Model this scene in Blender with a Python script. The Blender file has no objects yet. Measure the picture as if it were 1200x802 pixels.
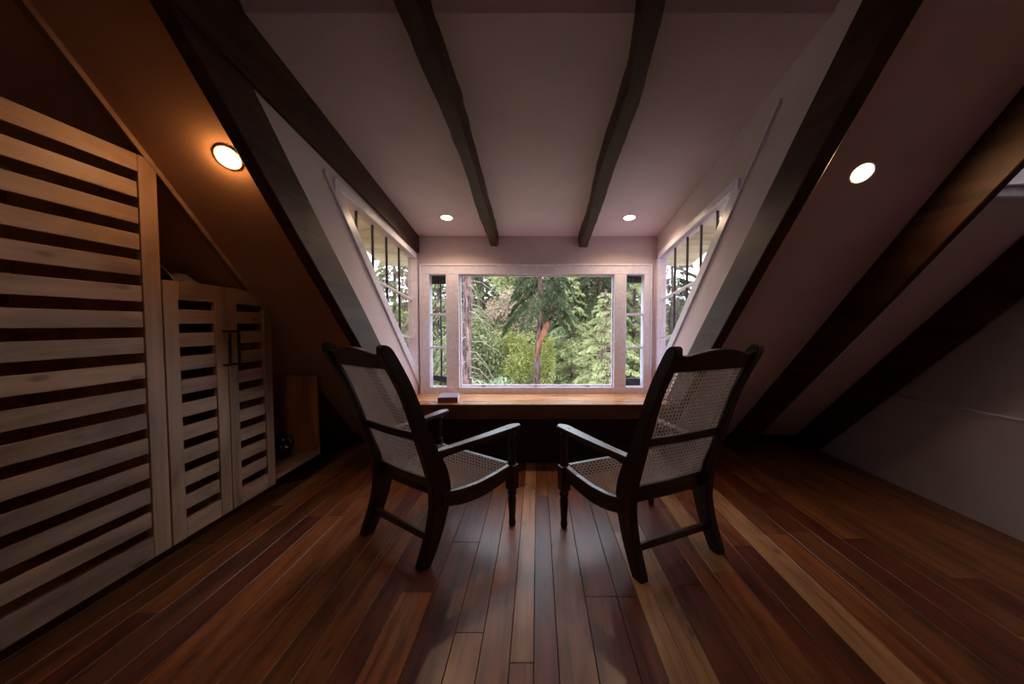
import bpy, bmesh, math, random
import numpy as np
from mathutils import Vector, Matrix

random.seed(7)
SC = bpy.context.scene
COL = SC.collection
PI = math.pi

# ------------------------------------------------------------------ camera
cam_d = bpy.data.cameras.new('camera')
cam_d.sensor_width = 36.0
cam_d.lens = 467.0 / 1200.0 * 36.0
cam_d.shift_x = -30.0 / 1200.0
cam_d.clip_start = 0.02
cam_d.clip_end = 400.0
cam = bpy.data.objects.new('camera', cam_d)
COL.objects.link(cam)
cam.location = (0, 0, 1.2)
cam.rotation_euler = (math.radians(90.0) - math.atan(21.0 / 467.0), 0, 0)
SC.camera = cam

# ------------------------------------------------------------------ sky, sun, exposure
world = bpy.data.worlds.new('sky')
SC.world = world
world.use_nodes = True
wn = world.node_tree.nodes
wl = world.node_tree.links
wn.clear()
w_out = wn.new('ShaderNodeOutputWorld')
w_bg = wn.new('ShaderNodeBackground')
w_bg.inputs['Color'].default_value = (0.82, 0.86, 1.0, 1)
w_bg.inputs['Strength'].default_value = 1.5
wl.new(w_bg.outputs[0], w_out.inputs[0])

SC.view_settings.view_transform = 'Standard'
SC.view_settings.look = 'None'
SC.view_settings.gamma = 1.0
SC.view_settings.use_curve_mapping = False
SC.view_settings.exposure = 1.95
SC.cycles.max_bounces = 10
SC.cycles.diffuse_bounces = 6
SC.cycles.transparent_max_bounces = 16
SC.cycles.use_denoising = True
LAMP_W = 4.0

# ------------------------------------------------------------------ materials
def new_mat(name):
    m = bpy.data.materials.new(name)
    m.use_nodes = True
    nt = m.node_tree
    b = nt.nodes['Principled BSDF']
    return m, nt, b

def link(nt, a, b):
    nt.links.new(a, b)

def ramp(nt, fac, stops):
    r = nt.nodes.new('ShaderNodeValToRGB')
    els = r.color_ramp.elements
    while len(els) > 1:
        els.remove(els[-1])
    els[0].position = stops[0][0]
    els[0].color = (*stops[0][1], 1)
    for p, c in stops[1:]:
        e = els.new(p)
        e.color = (*c, 1)
    link(nt, fac, r.inputs[0])
    return r.outputs[0]

def rnd_vec(nt, scale, spread=37.0):
    """object coordinates, moved by the object's own random number, then stretched"""
    tc = nt.nodes.new('ShaderNodeTexCoord')
    oi = nt.nodes.new('ShaderNodeObjectInfo')
    mul = nt.nodes.new('ShaderNodeMath'); mul.operation = 'MULTIPLY'
    mul.inputs[1].default_value = spread
    link(nt, oi.outputs['Random'], mul.inputs[0])
    add = nt.nodes.new('ShaderNodeVectorMath'); add.operation = 'ADD'
    link(nt, tc.outputs['Object'], add.inputs[0])
    link(nt, mul.outputs[0], add.inputs[1])
    sc = nt.nodes.new('ShaderNodeVectorMath'); sc.operation = 'MULTIPLY'
    sc.inputs[1].default_value = scale
    link(nt, add.outputs[0], sc.inputs[0])
    return sc.outputs[0], oi.outputs['Random'], add.outputs[0]

def wood(name, light, dark, axis='Y', rough=0.45, knots=0.0, vary=0.25, coat=0.0, bump=0.15, grain=1.0, gc=(0.30, 0.52, 0.72), spec=0.5):
    m, nt, b = new_mat(name)
    s = {'X': (1.2, 22, 22), 'Y': (22, 1.2, 22), 'Z': (22, 22, 1.2)}[axis]
    s = tuple(k * grain for k in s)
    vec, rnd, raw = rnd_vec(nt, s)
    n = nt.nodes.new('ShaderNodeTexNoise')
    n.inputs['Scale'].default_value = 1.0
    n.inputs['Detail'].default_value = 6
    n.inputs['Roughness'].default_value = 0.62
    n.inputs['Distortion'].default_value = 0.6
    link(nt, vec, n.inputs['Vector'])
    col = ramp(nt, n.outputs['Fac'], [(gc[0], dark), (gc[1], tuple((a + 2 * c) / 3 for a, c in zip(dark, light))), (gc[2], light)])
    sb = nt.nodes.new('ShaderNodeVectorMath'); sb.operation = 'MULTIPLY'
    sb.inputs[1].default_value = {'X': (1.1, 4, 4), 'Y': (4, 1.1, 4), 'Z': (4, 4, 1.1)}[axis]
    link(nt, raw, sb.inputs[0])
    nb_ = nt.nodes.new('ShaderNodeTexNoise')
    nb_.inputs['Scale'].default_value = 1.6
    nb_.inputs['Detail'].default_value = 3
    nb_.inputs['Distortion'].default_value = 1.2
    link(nt, sb.outputs[0], nb_.inputs['Vector'])
    bl = ramp(nt, nb_.outputs['Fac'], [(0.32, (0.55, 0.50, 0.47)), (0.5, (0.95, 0.95, 0.95)), (0.7, (1.15, 1.15, 1.15))])
    mb = nt.nodes.new('ShaderNodeMixRGB'); mb.blend_type = 'MULTIPLY'
    mb.inputs[0].default_value = 0.8
    link(nt, col, mb.inputs[1]); link(nt, bl, mb.inputs[2])
    col = mb.outputs[0]
    if knots > 0:
        sk = nt.nodes.new('ShaderNodeVectorMath'); sk.operation = 'MULTIPLY'
        sk.inputs[1].default_value = {'X': (3, 9, 9), 'Y': (9, 3, 9), 'Z': (9, 9, 3)}[axis]
        link(nt, raw, sk.inputs[0])
        v = nt.nodes.new('ShaderNodeTexVoronoi')
        v.inputs['Scale'].default_value = 1.0
        link(nt, sk.outputs[0], v.inputs['Vector'])
        kf = ramp(nt, v.outputs['Distance'], [(0.0, (1, 1, 1)), (0.07, (0.8, 0.8, 0.8)), (0.13, (0, 0, 0))])
        mk = nt.nodes.new('ShaderNodeMath'); mk.operation = 'MULTIPLY'
        mk.inputs[1].default_value = knots
        link(nt, kf, mk.inputs[0])
        mx = nt.nodes.new('ShaderNodeMixRGB')
        mx.inputs[2].default_value = (*[c * 0.35 for c in dark], 1)
        link(nt, mk.outputs[0], mx.inputs[0])
        link(nt, col, mx.inputs[1])
        col = mx.outputs[0]
    hv = nt.nodes.new('ShaderNodeHueSaturation')
    mr = nt.nodes.new('ShaderNodeMapRange')
    mr.inputs['To Min'].default_value = 1 - vary
    mr.inputs['To Max'].default_value = 1 + vary
    link(nt, rnd, mr.inputs['Value'])
    link(nt, mr.outputs[0], hv.inputs['Value'])
    link(nt, col, hv.inputs['Color'])
    link(nt, hv.outputs[0], b.inputs['Base Color'])
    b.inputs['Roughness'].default_value = rough
    b.inputs['Specular IOR Level'].default_value = spec
    if coat:
        b.inputs['Coat Weight'].default_value = coat
        b.inputs['Coat Roughness'].default_value = 0.22
    bp = nt.nodes.new('ShaderNodeBump')
    bp.inputs['Strength'].default_value = bump
    bp.inputs['Distance'].default_value = 0.004
    link(nt, n.outputs['Fac'], bp.inputs['Height'])
    link(nt, bp.outputs[0], b.inputs['Normal'])
    return m

def plaster(name, c, rough=0.85, var=0.08, bump=0.06):
    m, nt, b = new_mat(name)
    tc = nt.nodes.new('ShaderNodeTexCoord')
    n = nt.nodes.new('ShaderNodeTexNoise')
    n.inputs['Scale'].default_value = 2.3
    n.inputs['Detail'].default_value = 6
    link(nt, tc.outputs['Object'], n.inputs['Vector'])
    col = ramp(nt, n.outputs['Fac'], [(0.3, tuple(k * (1 - var) for k in c)), (0.7, tuple(min(1, k * (1 + var)) for k in c))])
    link(nt, col, b.inputs['Base Color'])
    b.inputs['Roughness'].default_value = rough
    n2 = nt.nodes.new('ShaderNodeTexNoise')
    n2.inputs['Scale'].default_value = 60
    link(nt, tc.outputs['Object'], n2.inputs['Vector'])
    bp = nt.nodes.new('ShaderNodeBump')
    bp.inputs['Strength'].default_value = bump
    bp.inputs['Distance'].default_value = 0.003
    link(nt, n2.outputs['Fac'], bp.inputs['Height'])
    link(nt, bp.outputs[0], b.inputs['Normal'])
    return m

def plain(name, c, rough=0.5, metal=0.0):
    m, nt, b = new_mat(name)
    vec, rnd, raw = rnd_vec(nt, (30, 30, 30))
    n = nt.nodes.new('ShaderNodeTexNoise')
    n.inputs['Scale'].default_value = 1.0
    link(nt, vec, n.inputs['Vector'])
    col = ramp(nt, n.outputs['Fac'], [(0.3, tuple(k * 0.92 for k in c)), (0.7, tuple(min(1, k * 1.08) for k in c))])
    link(nt, col, b.inputs['Base Color'])
    b.inputs['Roughness'].default_value = rough
    b.inputs['Metallic'].default_value = metal
    return m

def leaf(name, c1, c2, trans=0.35):
    m, nt, b = new_mat(name)
    tc = nt.nodes.new('ShaderNodeTexCoord')
    n = nt.nodes.new('ShaderNodeTexNoise')
    n.inputs['Scale'].default_value = 2.6
    n.inputs['Detail'].default_value = 5
    link(nt, tc.outputs['Object'], n.inputs['Vector'])
    col = ramp(nt, n.outputs['Fac'], [(0.35, c1), (0.65, c2)])
    out = nt.nodes['Material Output']
    nt.nodes.remove(b)
    d = nt.nodes.new('ShaderNodeBsdfDiffuse')
    t = nt.nodes.new('ShaderNodeBsdfTranslucent')
    mx = nt.nodes.new('ShaderNodeMixShader')
    mx.inputs[0].default_value = trans
    link(nt, col, d.inputs[0]); link(nt, col, t.inputs[0])
    link(nt, d.outputs[0], mx.inputs[1]); link(nt, t.outputs[0], mx.inputs[2])
    link(nt, mx.outputs[0], out.inputs[0])
    return m

def glass(name):
    m, nt, b = new_mat(name)
    out = nt.nodes['Material Output']
    nt.nodes.remove(b)
    tr = nt.nodes.new('ShaderNodeBsdfTransparent')
    tr.inputs[0].default_value = (0.97, 0.985, 0.98, 1)
    gl = nt.nodes.new('ShaderNodeBsdfGlossy')
    gl.inputs['Roughness'].default_value = 0.0
    fr = nt.nodes.new('ShaderNodeFresnel')
    geo = nt.nodes.new('ShaderNodeNewGeometry')
    mr = nt.nodes.new('ShaderNodeMapRange')          # same reflection from both faces of the thin pane
    mr.inputs['To Min'].default_value = 1.5
    mr.inputs['To Max'].default_value = 1 / 1.5
    link(nt, geo.outputs['Backfacing'], mr.inputs['Value'])
    link(nt, mr.outputs[0], fr.inputs['IOR'])
    mx = nt.nodes.new('ShaderNodeMixShader')
    link(nt, fr.outputs[0], mx.inputs[0])
    link(nt, tr.outputs[0], mx.inputs[1]); link(nt, gl.outputs[0], mx.inputs[2])
    link(nt, mx.outputs[0], out.inputs[0])
    return m

def emit(name, c, s):
    m, nt, b = new_mat(name)
    b.inputs['Base Color'].default_value = (*c, 1)
    b.inputs['Emission Color'].default_value = (*c, 1)
    b.inputs['Emission Strength'].default_value = s
    return m

M = {}
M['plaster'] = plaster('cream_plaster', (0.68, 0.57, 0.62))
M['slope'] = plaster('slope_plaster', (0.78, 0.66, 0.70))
M['tan'] = plaster('tan_slope_plaster', (0.50, 0.29, 0.165))  # same plaster, with the warm bounced lamp glow put into its colour
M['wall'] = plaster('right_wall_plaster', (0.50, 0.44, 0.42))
M['white'] = plain('white_window_paint', (0.78, 0.76, 0.92), 0.3)
M['beam'] = wood('dark_beam', (0.080, 0.034, 0.024), (0.026, 0.010, 0.008), 'Y', 0.55, 0.3, 0.1, bump=0.5, grain=0.6, spec=0.3)
M['kick'] = wood('dark_base_board', (0.030, 0.018, 0.015), (0.012, 0.007, 0.006), 'X', 0.5, 0, 0.1)
M['pine_h'] = wood('pine_slat', (0.40, 0.255, 0.17), (0.26, 0.155, 0.10), 'Y', 0.55, 0.8, 0.14)
M['pine_v'] = wood('pine_stile', (0.37, 0.23, 0.145), (0.245, 0.14, 0.085), 'Z', 0.55, 0.5, 0.12)
M['ply'] = wood('orange_cabinet_board', (0.46, 0.19, 0.075), (0.28, 0.10, 0.04), 'Z', 0.5, 0.6, 0.08)
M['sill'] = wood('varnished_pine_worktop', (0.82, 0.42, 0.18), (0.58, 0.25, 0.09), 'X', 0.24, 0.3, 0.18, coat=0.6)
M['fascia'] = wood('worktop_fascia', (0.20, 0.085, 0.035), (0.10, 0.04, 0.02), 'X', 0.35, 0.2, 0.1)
M['chair'] = wood('dark_chair_wood', (0.024, 0.009, 0.007), (0.010, 0.004, 0.0035), 'Z', 0.34, 0.0, 0.1, coat=0.15)
M['arm'] = wood('worn_arm_wood', (0.052, 0.026, 0.020), (0.02, 0.009, 0.007), 'Y', 0.28, 0.0, 0.1, coat=0.25)
M['cane'] = leaf('woven_cane', (0.42, 0.345, 0.315), (0.54, 0.45, 0.41), 0.4)
M['black'] = plain('black_metal', (0.02, 0.02, 0.025), 0.35, 0.3)
M['steel'] = plain('dark_steel_sash', (0.035, 0.04, 0.045), 0.5, 0.1)
M['glass'] = glass('window_glass')
M['lamp'] = emit('lamp_diffuser', (1.0, 0.72, 0.42), 9.0)
M['ring'] = plain('lamp_ring', (0.75, 0.70, 0.66), 0.4)
M['jug'] = plain('black_glaze', (0.012, 0.012, 0.013), 0.12)
M['cloth'] = plain('grey_cloth', (0.20, 0.165, 0.135), 0.9)
M['book_cover'] = plain('book_cover', (0.30, 0.28, 0.42), 0.3)
M['book_spine'] = plain('book_spine', (0.16, 0.07, 0.055), 0.5)
M['paper'] = plain('paper', (0.70, 0.64, 0.55), 0.8)
M['soffit'] = wood('beige_soffit_board', (0.62, 0.50, 0.36), (0.48, 0.37, 0.26), 'X', 0.6, 0.2, 0.08)
M['shingle'] = plaster('roof_shingle', (0.10, 0.09, 0.09))
M['beige'] = plaster('beige_recess_wall', (0.72, 0.50, 0.28))
FL = [wood('floor_pale', (0.46, 0.24, 0.105), (0.25, 0.11, 0.045), 'Y', 0.44, 0.8, 0.15, coat=0.15, bump=0.12, grain=1.3, gc=(0.36, 0.50, 0.66)),
      wood('floor_brown', (0.27, 0.092, 0.032), (0.10, 0.030, 0.011), 'Y', 0.44, 0.8, 0.2, coat=0.15, bump=0.12, grain=1.3, gc=(0.36, 0.50, 0.66)),
      wood('floor_red', (0.185, 0.044, 0.018), (0.065, 0.015, 0.007), 'Y', 0.44, 0.8, 0.2, coat=0.15, bump=0.12, grain=1.3, gc=(0.36, 0.50, 0.66)),
      wood('floor_orange', (0.34, 0.115, 0.034), (0.13, 0.038, 0.012), 'Y', 0.44, 0.8, 0.2, coat=0.15, bump=0.12, grain=1.3, gc=(0.36, 0.50, 0.66))]

# ------------------------------------------------------------------ mesh helpers
def mesh_obj(name, bm, mat, parent=None, smooth=False, loc=None):
    me = bpy.data.meshes.new(name)
    bmesh.ops.recalc_face_normals(bm, faces=bm.faces)
    bm.to_mesh(me); bm.free()
    if smooth:
        me.polygons.foreach_set('use_smooth', [True] * len(me.polygons))
    me.materials.append(mat)
    o = bpy.data.objects.new(name, me)
    COL.objects.link(o)
    if parent is not None:
        o.parent = parent
    if loc is not None:
        o.location = loc
    return o

def tag(o, label=None, cat=None, group=None, kind=None):
    if label: o['label'] = label
    if cat: o['category'] = cat
    if group: o['group'] = group
    if kind: o['kind'] = kind
    return o

def empty(name, loc=(0, 0, 0), rz=0.0):
    o = bpy.data.objects.new(name, None)
    COL.objects.link(o)
    o.empty_display_size = 0.1
    o.location = loc
    o.rotation_euler = (0, 0, rz)
    return o

def add_box(bm, x0, x1, y0, y1, z0, z1):
    v = [bm.verts.new((x, y, z)) for x in (x0, x1) for y in (y0, y1) for z in (z0, z1)]
    for f in ((0, 1, 3, 2), (4, 6, 7, 5), (0, 4, 5, 1), (2, 3, 7, 6), (0, 2, 6, 4), (1, 5, 7, 3)):
        bm.faces.new([v[i] for i in f])
    return v

def bev(bm, w, seg=1):
    if w > 0:
        es = [e for e in bm.edges if len(e.link_faces) == 2 and e.calc_face_angle(0) > 0.5]
        bmesh.ops.bevel(bm, geom=es, offset=w, segments=seg, affect='EDGES', clamp_overlap=True)

def box(name, x0, x1, y0, y1, z0, z1, mat, parent=None, b=0.0, seg=1):
    """box whose origin is its own centre, so that grain differs and the pieces read singly"""
    cx, cy, cz = (x0 + x1) / 2, (y0 + y1) / 2, (z0 + z1) / 2
    bm = bmesh.new()
    add_box(bm, x0 - cx, x1 - cx, y0 - cy, y1 - cy, z0 - cz, z1 - cz)
    bmesh.ops.recalc_face_normals(bm, faces=bm.faces)
    bev(bm, b, seg)
    return mesh_obj(name, bm, mat, parent, loc=(cx, cy, cz))

def add_prism(bm, poly, axis, a0, a1):
    """poly: list of 2d points; axis X -> points are (y,z); Y -> (x,z); Z -> (x,y)"""
    def P(p, a):
        return {'X': (a, p[0], p[1]), 'Y': (p[0], a, p[1]), 'Z': (p[0], p[1], a)}[axis]
    A = [bm.verts.new(P(p, a0)) for p in poly]
    B = [bm.verts.new(P(p, a1)) for p in poly]
    n = len(poly)
    bm.faces.new(A); bm.faces.new(B[::-1])
    for i in range(n):
        j = (i + 1) % n
        bm.faces.new((A[i], B[i], B[j], A[j]))

def prism(name, poly, axis, a0, a1, mat, parent=None, b=0.0, seg=1, smooth=False):
    bm = bmesh.new()
    add_prism(bm, poly, axis, a0, a1)
    bmesh.ops.recalc_face_normals(bm, faces=bm.faces)
    bev(bm, b, seg)
    return mesh_obj(name, bm, mat, parent, smooth)

def add_lathe(bm, prof, cx=0, cy=0, n=16):
    rings = []
    for r, z in prof:
        rings.append([bm.verts.new((cx + r * math.cos(2 * PI * k / n), cy + r * math.sin(2 * PI * k / n), z)) for k in range(n)])
    for a, b_ in zip(rings[:-1], rings[1:]):
        for k in range(n):
            bm.faces.new((a[k], a[(k + 1) % n], b_[(k + 1) % n], b_[k]))
    bm.faces.new(rings[0][::-1]); bm.faces.new(rings[-1])

def add_tube(bm, pts, rads, n=8):
    pts = [Vector(p) for p in pts]
    rings = []
    for i, p in enumerate(pts):
        d = (pts[min(i + 1, len(pts) - 1)] - pts[max(i - 1, 0)]).normalized()
        a = Vector((0, 0, 1)) if abs(d.z) < 0.9 else Vector((1, 0, 0))
        u = d.cross(a).normalized(); w = d.cross(u)
        rings.append([bm.verts.new(p + rads[i] * (math.cos(2 * PI * k / n) * u + math.sin(2 * PI * k / n) * w)) for k in range(n)])
    for a, b_ in zip(rings[:-1], rings[1:]):
        for k in range(n):
            bm.faces.new((a[k], a[(k + 1) % n], b_[(k + 1) % n], b_[k]))
    bm.faces.new(rings[0][::-1]); bm.faces.new(rings[-1])

def clip(poly, nx, ny, k):
    """keep the part of a 2d polygon where nx*x+ny*y <= k"""
    out = []
    for i in range(len(poly)):
        a, b_ = poly[i], poly[(i + 1) % len(poly)]
        da, db = nx * a[0] + ny * a[1] - k, nx * b_[0] + ny * b_[1] - k
        if da <= 0: out.append(a)
        if (da < 0 < db) or (db < 0 < da):
            t = da / (da - db)
            out.append((a[0] + t * (b_[0] - a[0]), a[1] + t * (b_[1] - a[1])))
    return out

# ------------------------------------------------------------------ the room's main dimensions
T = 0.878          # fall of the main roof per metre
C = 3.57           # underside of the main roof: z = C - T*y
DT, DC = 0.162, 2.636   # dormer ceiling: z = DC - DT*y
YW = 3.78          # inner face of the window wall
XL, XR = -1.135, 1.125  # inner faces of the dormer cheeks
FOLD = 1.57        # where the dormer ceiling turns up into the roof
C2 = DC - DT * FOLD + T * FOLD
WX = 2.68          # right wall
LX = -2.45         # left wall
YB = -3.4          # back wall
RIDGE = -0.2
roof = lambda y, c=C: c - T * y
dorm = lambda y: DC - DT * y

# ------------------------------------------------------------------ floor
bm = bmesh.new(); add_box(bm, LX - 0.2, WX + 0.3, YB - 0.2, 4.2, -0.12, -0.022)
floor = mesh_obj('floor', bm, M['kick'])
tag(floor, 'wooden plank floor of mixed red, brown and pale boards', 'floor', kind='structure')
# board edges across the room; tone where the photograph shows it
edges = [-0.611, -0.469, -0.321, -0.210, -0.0995, -0.014, 0.074, 0.208, 0.350, 0.441, 0.520, 0.611, 0.760, 0.85, 0.96, 1.055, 1.166, 1.294]
tones = [3, 2, 1, 3, 0, 2, 1, 2, 2, 0, 0, 2, 1, 3, 2, 2, 0]
rf = random.Random(11)
x = edges[-1]
while x < WX + 0.02:
    w = rf.choice((0.1, 0.115, 0.13, 0.145)); x += w
    edges.append(x); tones.append(rf.choice((1, 2, 2, 1, 3, 2)))
x = edges[0]
while x > LX - 0.02:
    w = rf.choice((0.1, 0.115, 0.13, 0.145)); x -= w
    edges.insert(0, x); tones.insert(0, rf.choice((1, 2, 3, 1, 3, 2, 1)))
for i, t in enumerate(tones):
    x0, x1 = edges[i], edges[i + 1]
    y = YB
    first = True
    cuts = []
    yy = YB + rf.uniform(0.3, 1.8)
    while yy < 4.0:
        cuts.append(yy); yy += rf.uniform(1.5, 2.9)
    cuts = [YB] + [c for c in cuts if c < 3.7] + [4.1]
    for k in range(len(cuts) - 1):
        a, b_ = cuts[k], cuts[k + 1]
        tone = t if a <= 1.6 <= b_ or len(cuts) == 2 else rf.choice((1, 2, 3, 1, 2, 1, 3, 2, 0))
        box('floor_plank', x0 + 0.0009, x1 - 0.0009, a + 0.001, b_ - 0.001, -0.022, rf.uniform(-0.0012, 0.0), FL[tone], floor, b=0.0015)

# ------------------------------------------------------------------ roof, dormer ceiling and walls
def slab(name, x0, x1, y0, y1, c, th=0.20, mat=None, t=T):
    f = lambda y: c - t * y
    return prism(name, [(y0, f(y0)), (y1, f(y1)), (y1, f(y1) + th), (y0, f(y0) + th)], 'X', x0, x1, mat or M['slope'])

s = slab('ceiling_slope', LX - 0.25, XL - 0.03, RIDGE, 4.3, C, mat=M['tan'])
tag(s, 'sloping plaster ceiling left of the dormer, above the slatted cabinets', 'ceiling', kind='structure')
s = slab('ceiling_slope', XR + 0.03, 1.95, RIDGE, 4.3, C)
tag(s, 'sloping plaster ceiling right of the dormer holding one round downlight', 'ceiling', kind='structure')
s = slab('ceiling_slope', 1.95, WX + 0.3, 1.97, 4.3, C)
tag(s, 'narrow sloping plaster ceiling beside the right wall, below the white moulding', 'ceiling', kind='structure')
s = slab('ceiling_slope', 1.95, WX + 0.3, RIDGE, 0.9, C)
tag(s, 'sloping plaster ceiling above the recess by the right wall', 'ceiling', kind='structure')
s = slab('ceiling_slope', XL - 0.055, XR + 0.055, RIDGE, FOLD, C2, 0.22)
tag(s, 'sloping plaster ceiling overhead between the two dormer cheeks', 'ceiling', kind='structure')
zr = roof(RIDGE)
# rear slope with an unseen roof window, added for fill daylight behind the viewpoint
rear = lambda y: zr + 0.02 + T * (y - RIDGE)
bm = bmesh.new()
SKY = (-0.45, 0.45, -1.45, -0.9)      # x0, x1, y0, y1
for x0, x1, y0, y1 in ((LX - 0.25, SKY[0], YB - 0.2, RIDGE), (SKY[1], WX + 0.3, YB - 0.2, RIDGE), (SKY[0], SKY[1], YB - 0.2, SKY[2]), (SKY[0], SKY[1], SKY[3], RIDGE)):
    add_prism(bm, [(y0, rear(y0)), (y1, rear(y1)), (y1, rear(y1) + 0.22), (y0, rear(y0) + 0.22)], 'X', x0, x1)
s = mesh_obj('ceiling_rear', bm, M['slope'])
tag(s, 'rear sloping plaster ceiling behind the viewpoint', 'ceiling', kind='structure')
rwn = tag(empty('window_4', (0, SKY[2], rear(SKY[2]))), 'white roof window in the rear slope behind the viewpoint', 'window', kind='structure')
def rpr(name, y0, y1, x0, x1, d0, d1, mat):
    q = lambda y, d: (y - SKY[2], rear(y) - rear(SKY[2]) + d)
    prism(name, [q(y0, d0), q(y1, d0), q(y1, d1), q(y0, d1)], 'X', x0, x1, mat, rwn, 0)
rpr('frame', SKY[2], SKY[2] + 0.05, SKY[0], SKY[1], 0.06, 0.2, M['white'])
rpr('frame', SKY[3] - 0.05, SKY[3], SKY[0], SKY[1], 0.06, 0.2, M['white'])
for xa, xb in ((SKY[0], SKY[0] + 0.05), (-0.025, 0.025), (SKY[1] - 0.05, SKY[1])):
    rpr('frame', SKY[2] + 0.05, SKY[3] - 0.05, xa, xb, 0.06, 0.2, M['white'])
for xa, xb in ((SKY[0] + 0.05, -0.025), (0.025, SKY[1] - 0.05)):
    rpr('pane', SKY[2] + 0.05, SKY[3] - 0.05, xa, xb, 0.13, 0.135, M['glass'])

s = slab('ceiling', XL - 0.07, XR + 0.07, FOLD, YW + 0.14, DC, 0.18, M['plaster'], DT)
tag(s, 'gently sloping plaster dormer ceiling with two beams and two downlights', 'ceiling', kind='structure')

# recess in the roof bay by the right wall
bm = bmesh.new()
add_box(bm, 1.95, WX + 0.3, 2.05, 2.11, 1.84, 2.85)
add_box(bm, 1.95, WX + 0.3, 0.75, 1.25, 2.78, 2.85)
add_box(bm, 1.95, WX + 0.3, 1.95, 2.11, 2.78, 2.85)
add_box(bm, 1.95, 2.05, 1.25, 1.95, 2.78, 2.85)
add_box(bm, 2.6, WX + 0.3, 1.25, 1.95, 2.78, 2.85)
add_box(bm, 1.93, 1.952, 0.75, 2.11, roof(2.11) + 0.2, 2.85)
s = mesh_obj('wall_recess', bm, M['beige'])
tag(s, 'beige wall of the roof recess above the white moulding at upper right', 'wall', kind='structure')
tag(box('window_5', 2.05, 2.6, 1.25, 1.95, 2.80, 2.806, M['glass']), 'small flat glass rooflight at the top of the recess', 'window', kind='structure')  # unseen opening, added so daylight reaches the recess wall
mould = tag(empty('trim_1', (2.3, 1.95, 1.795)), 'stepped white moulding along the foot of the roof recess at upper right', 'moulding', kind='structure')
box('moulding_board', -0.35, 0.60, -0.02, 0.03, 0.01, 0.062, M['white'], mould, b=0.006)
box('moulding_lip', -0.33, 0.60, -0.035, 0.03, 0.062, 0.074, M['white'], mould, b=0.003)
box('backing_strip', -0.33, 0.60, 0.04, 0.10, 0.05, 0.125, M['ply'], mould, b=0.002)

# side, knee and back walls
bm = bmesh.new(); add_box(bm, LX - 0.12, LX, YB - 0.1, 4.1, -0.02, 4.2)
tag(mesh_obj('wall_left', bm, M['wall']), 'left end wall hidden behind the slatted cabinets', 'wall', kind='structure')
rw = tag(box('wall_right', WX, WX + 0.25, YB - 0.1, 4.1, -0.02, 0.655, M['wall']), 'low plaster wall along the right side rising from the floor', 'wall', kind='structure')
box('wall_ledge', WX - 0.003, WX + 0.05, YB, 4.0, 0.655, 0.668, M['wall'], None, b=0.003)
lg = bpy.data.objects['wall_ledge']
tag(lg, 'thin ledge along the top of the low right wall', 'ledge', kind='structure')
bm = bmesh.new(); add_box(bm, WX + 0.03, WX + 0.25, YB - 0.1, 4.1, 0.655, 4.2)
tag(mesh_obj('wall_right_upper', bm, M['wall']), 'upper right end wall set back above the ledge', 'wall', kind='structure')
bm = bmesh.new(); add_box(bm, LX - 0.2, WX + 0.3, YB - 0.2, YB, -0.1, 4.2)
tag(mesh_obj('wall_back', bm, M['wall']), 'rear wall behind the viewpoint', 'wall', kind='structure')
bm = bmesh.new()
add_box(bm, LX, XL - 0.01, 3.97, 4.1, -0.02, 0.2)
add_box(bm, XR + 0.01, WX, 3.97, 4.1, -0.02, 0.2)
tag(mesh_obj('wall_knee', bm, M['kick']), 'low dark knee wall where the roof meets the floor', 'wall', kind='structure')

# ------------------------------------------------------------------ window wall
FX0, FX1, FZ0, FZ1 = -1.10, 1.065, 0.530, 1.750
bm = bmesh.new()
add_box(bm, XL - 0.07, XR + 0.07, YW, YW + 0.12, FZ1, dorm(YW) + 0.1)
add_box(bm, XL - 0.07, FX0, YW, YW + 0.12, FZ0, FZ1)
add_box(bm, FX1, XR + 0.07, YW, YW + 0.12, FZ0, FZ1)
add_box(bm, XL - 0.07, XR + 0.07, YW, YW + 0.12, -0.02, FZ0)
tag(mesh_obj('wall_window', bm, M['plaster']), 'plaster wall around and above the picture window', 'wall', kind='structure')

win = tag(empty('window_1', (0, YW, FZ0)), 'white picture window with a narrow barred sidelight on either side, over the wooden sill', 'window', kind='structure')
def wbox(name, x0, x1, z0, z1, y0=-0.02, y1=0.10, mat=None, b=0.004, par=None):
    return box(name, x0, x1, y0, y1, z0 - FZ0, z1 - FZ0, mat or M['white'], par or win, b)
GX0, GX1, GZ0, GZ1 = -0.742, 0.722, 0.600, 1.666
SL = [(-1.021, -0.863), (0.836, 1.002)]
wbox('frame_head', FX0, FX1, GZ1, FZ1)
wbox('frame_sill', FX0, FX1, FZ0, GZ0)
wbox('frame_jamb', FX0, SL[0][0], GZ0, GZ1)
wbox('frame_jamb', SL[1][1], FX1, GZ0, GZ1)
wbox('mullion', SL[0][1], GX0, GZ0, GZ1)
wbox('mullion', GX1, SL[1][0], GZ0, GZ1)
# inner beads of the big light, catches the daylight
for nm, a in (('glazing_bead', (GX0, GX1, GZ0, GZ0 + 0.014)), ('glazing_bead', (GX0, GX1, GZ1 - 0.012, GZ1)),
              ('glazing_bead', (GX0, GX0 + 0.012, GZ0 + 0.014, GZ1 - 0.012)), ('glazing_bead', (GX1 - 0.012, GX1, GZ0 + 0.014, GZ1 - 0.012))):
    wbox(nm, *a, y0=0.03, y1=0.07, b=0.002)
wbox('pane', GX0 + 0.012, GX1 - 0.012, GZ0 + 0.014, GZ1 - 0.012, 0.048, 0.052, M['glass'], 0)
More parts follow.
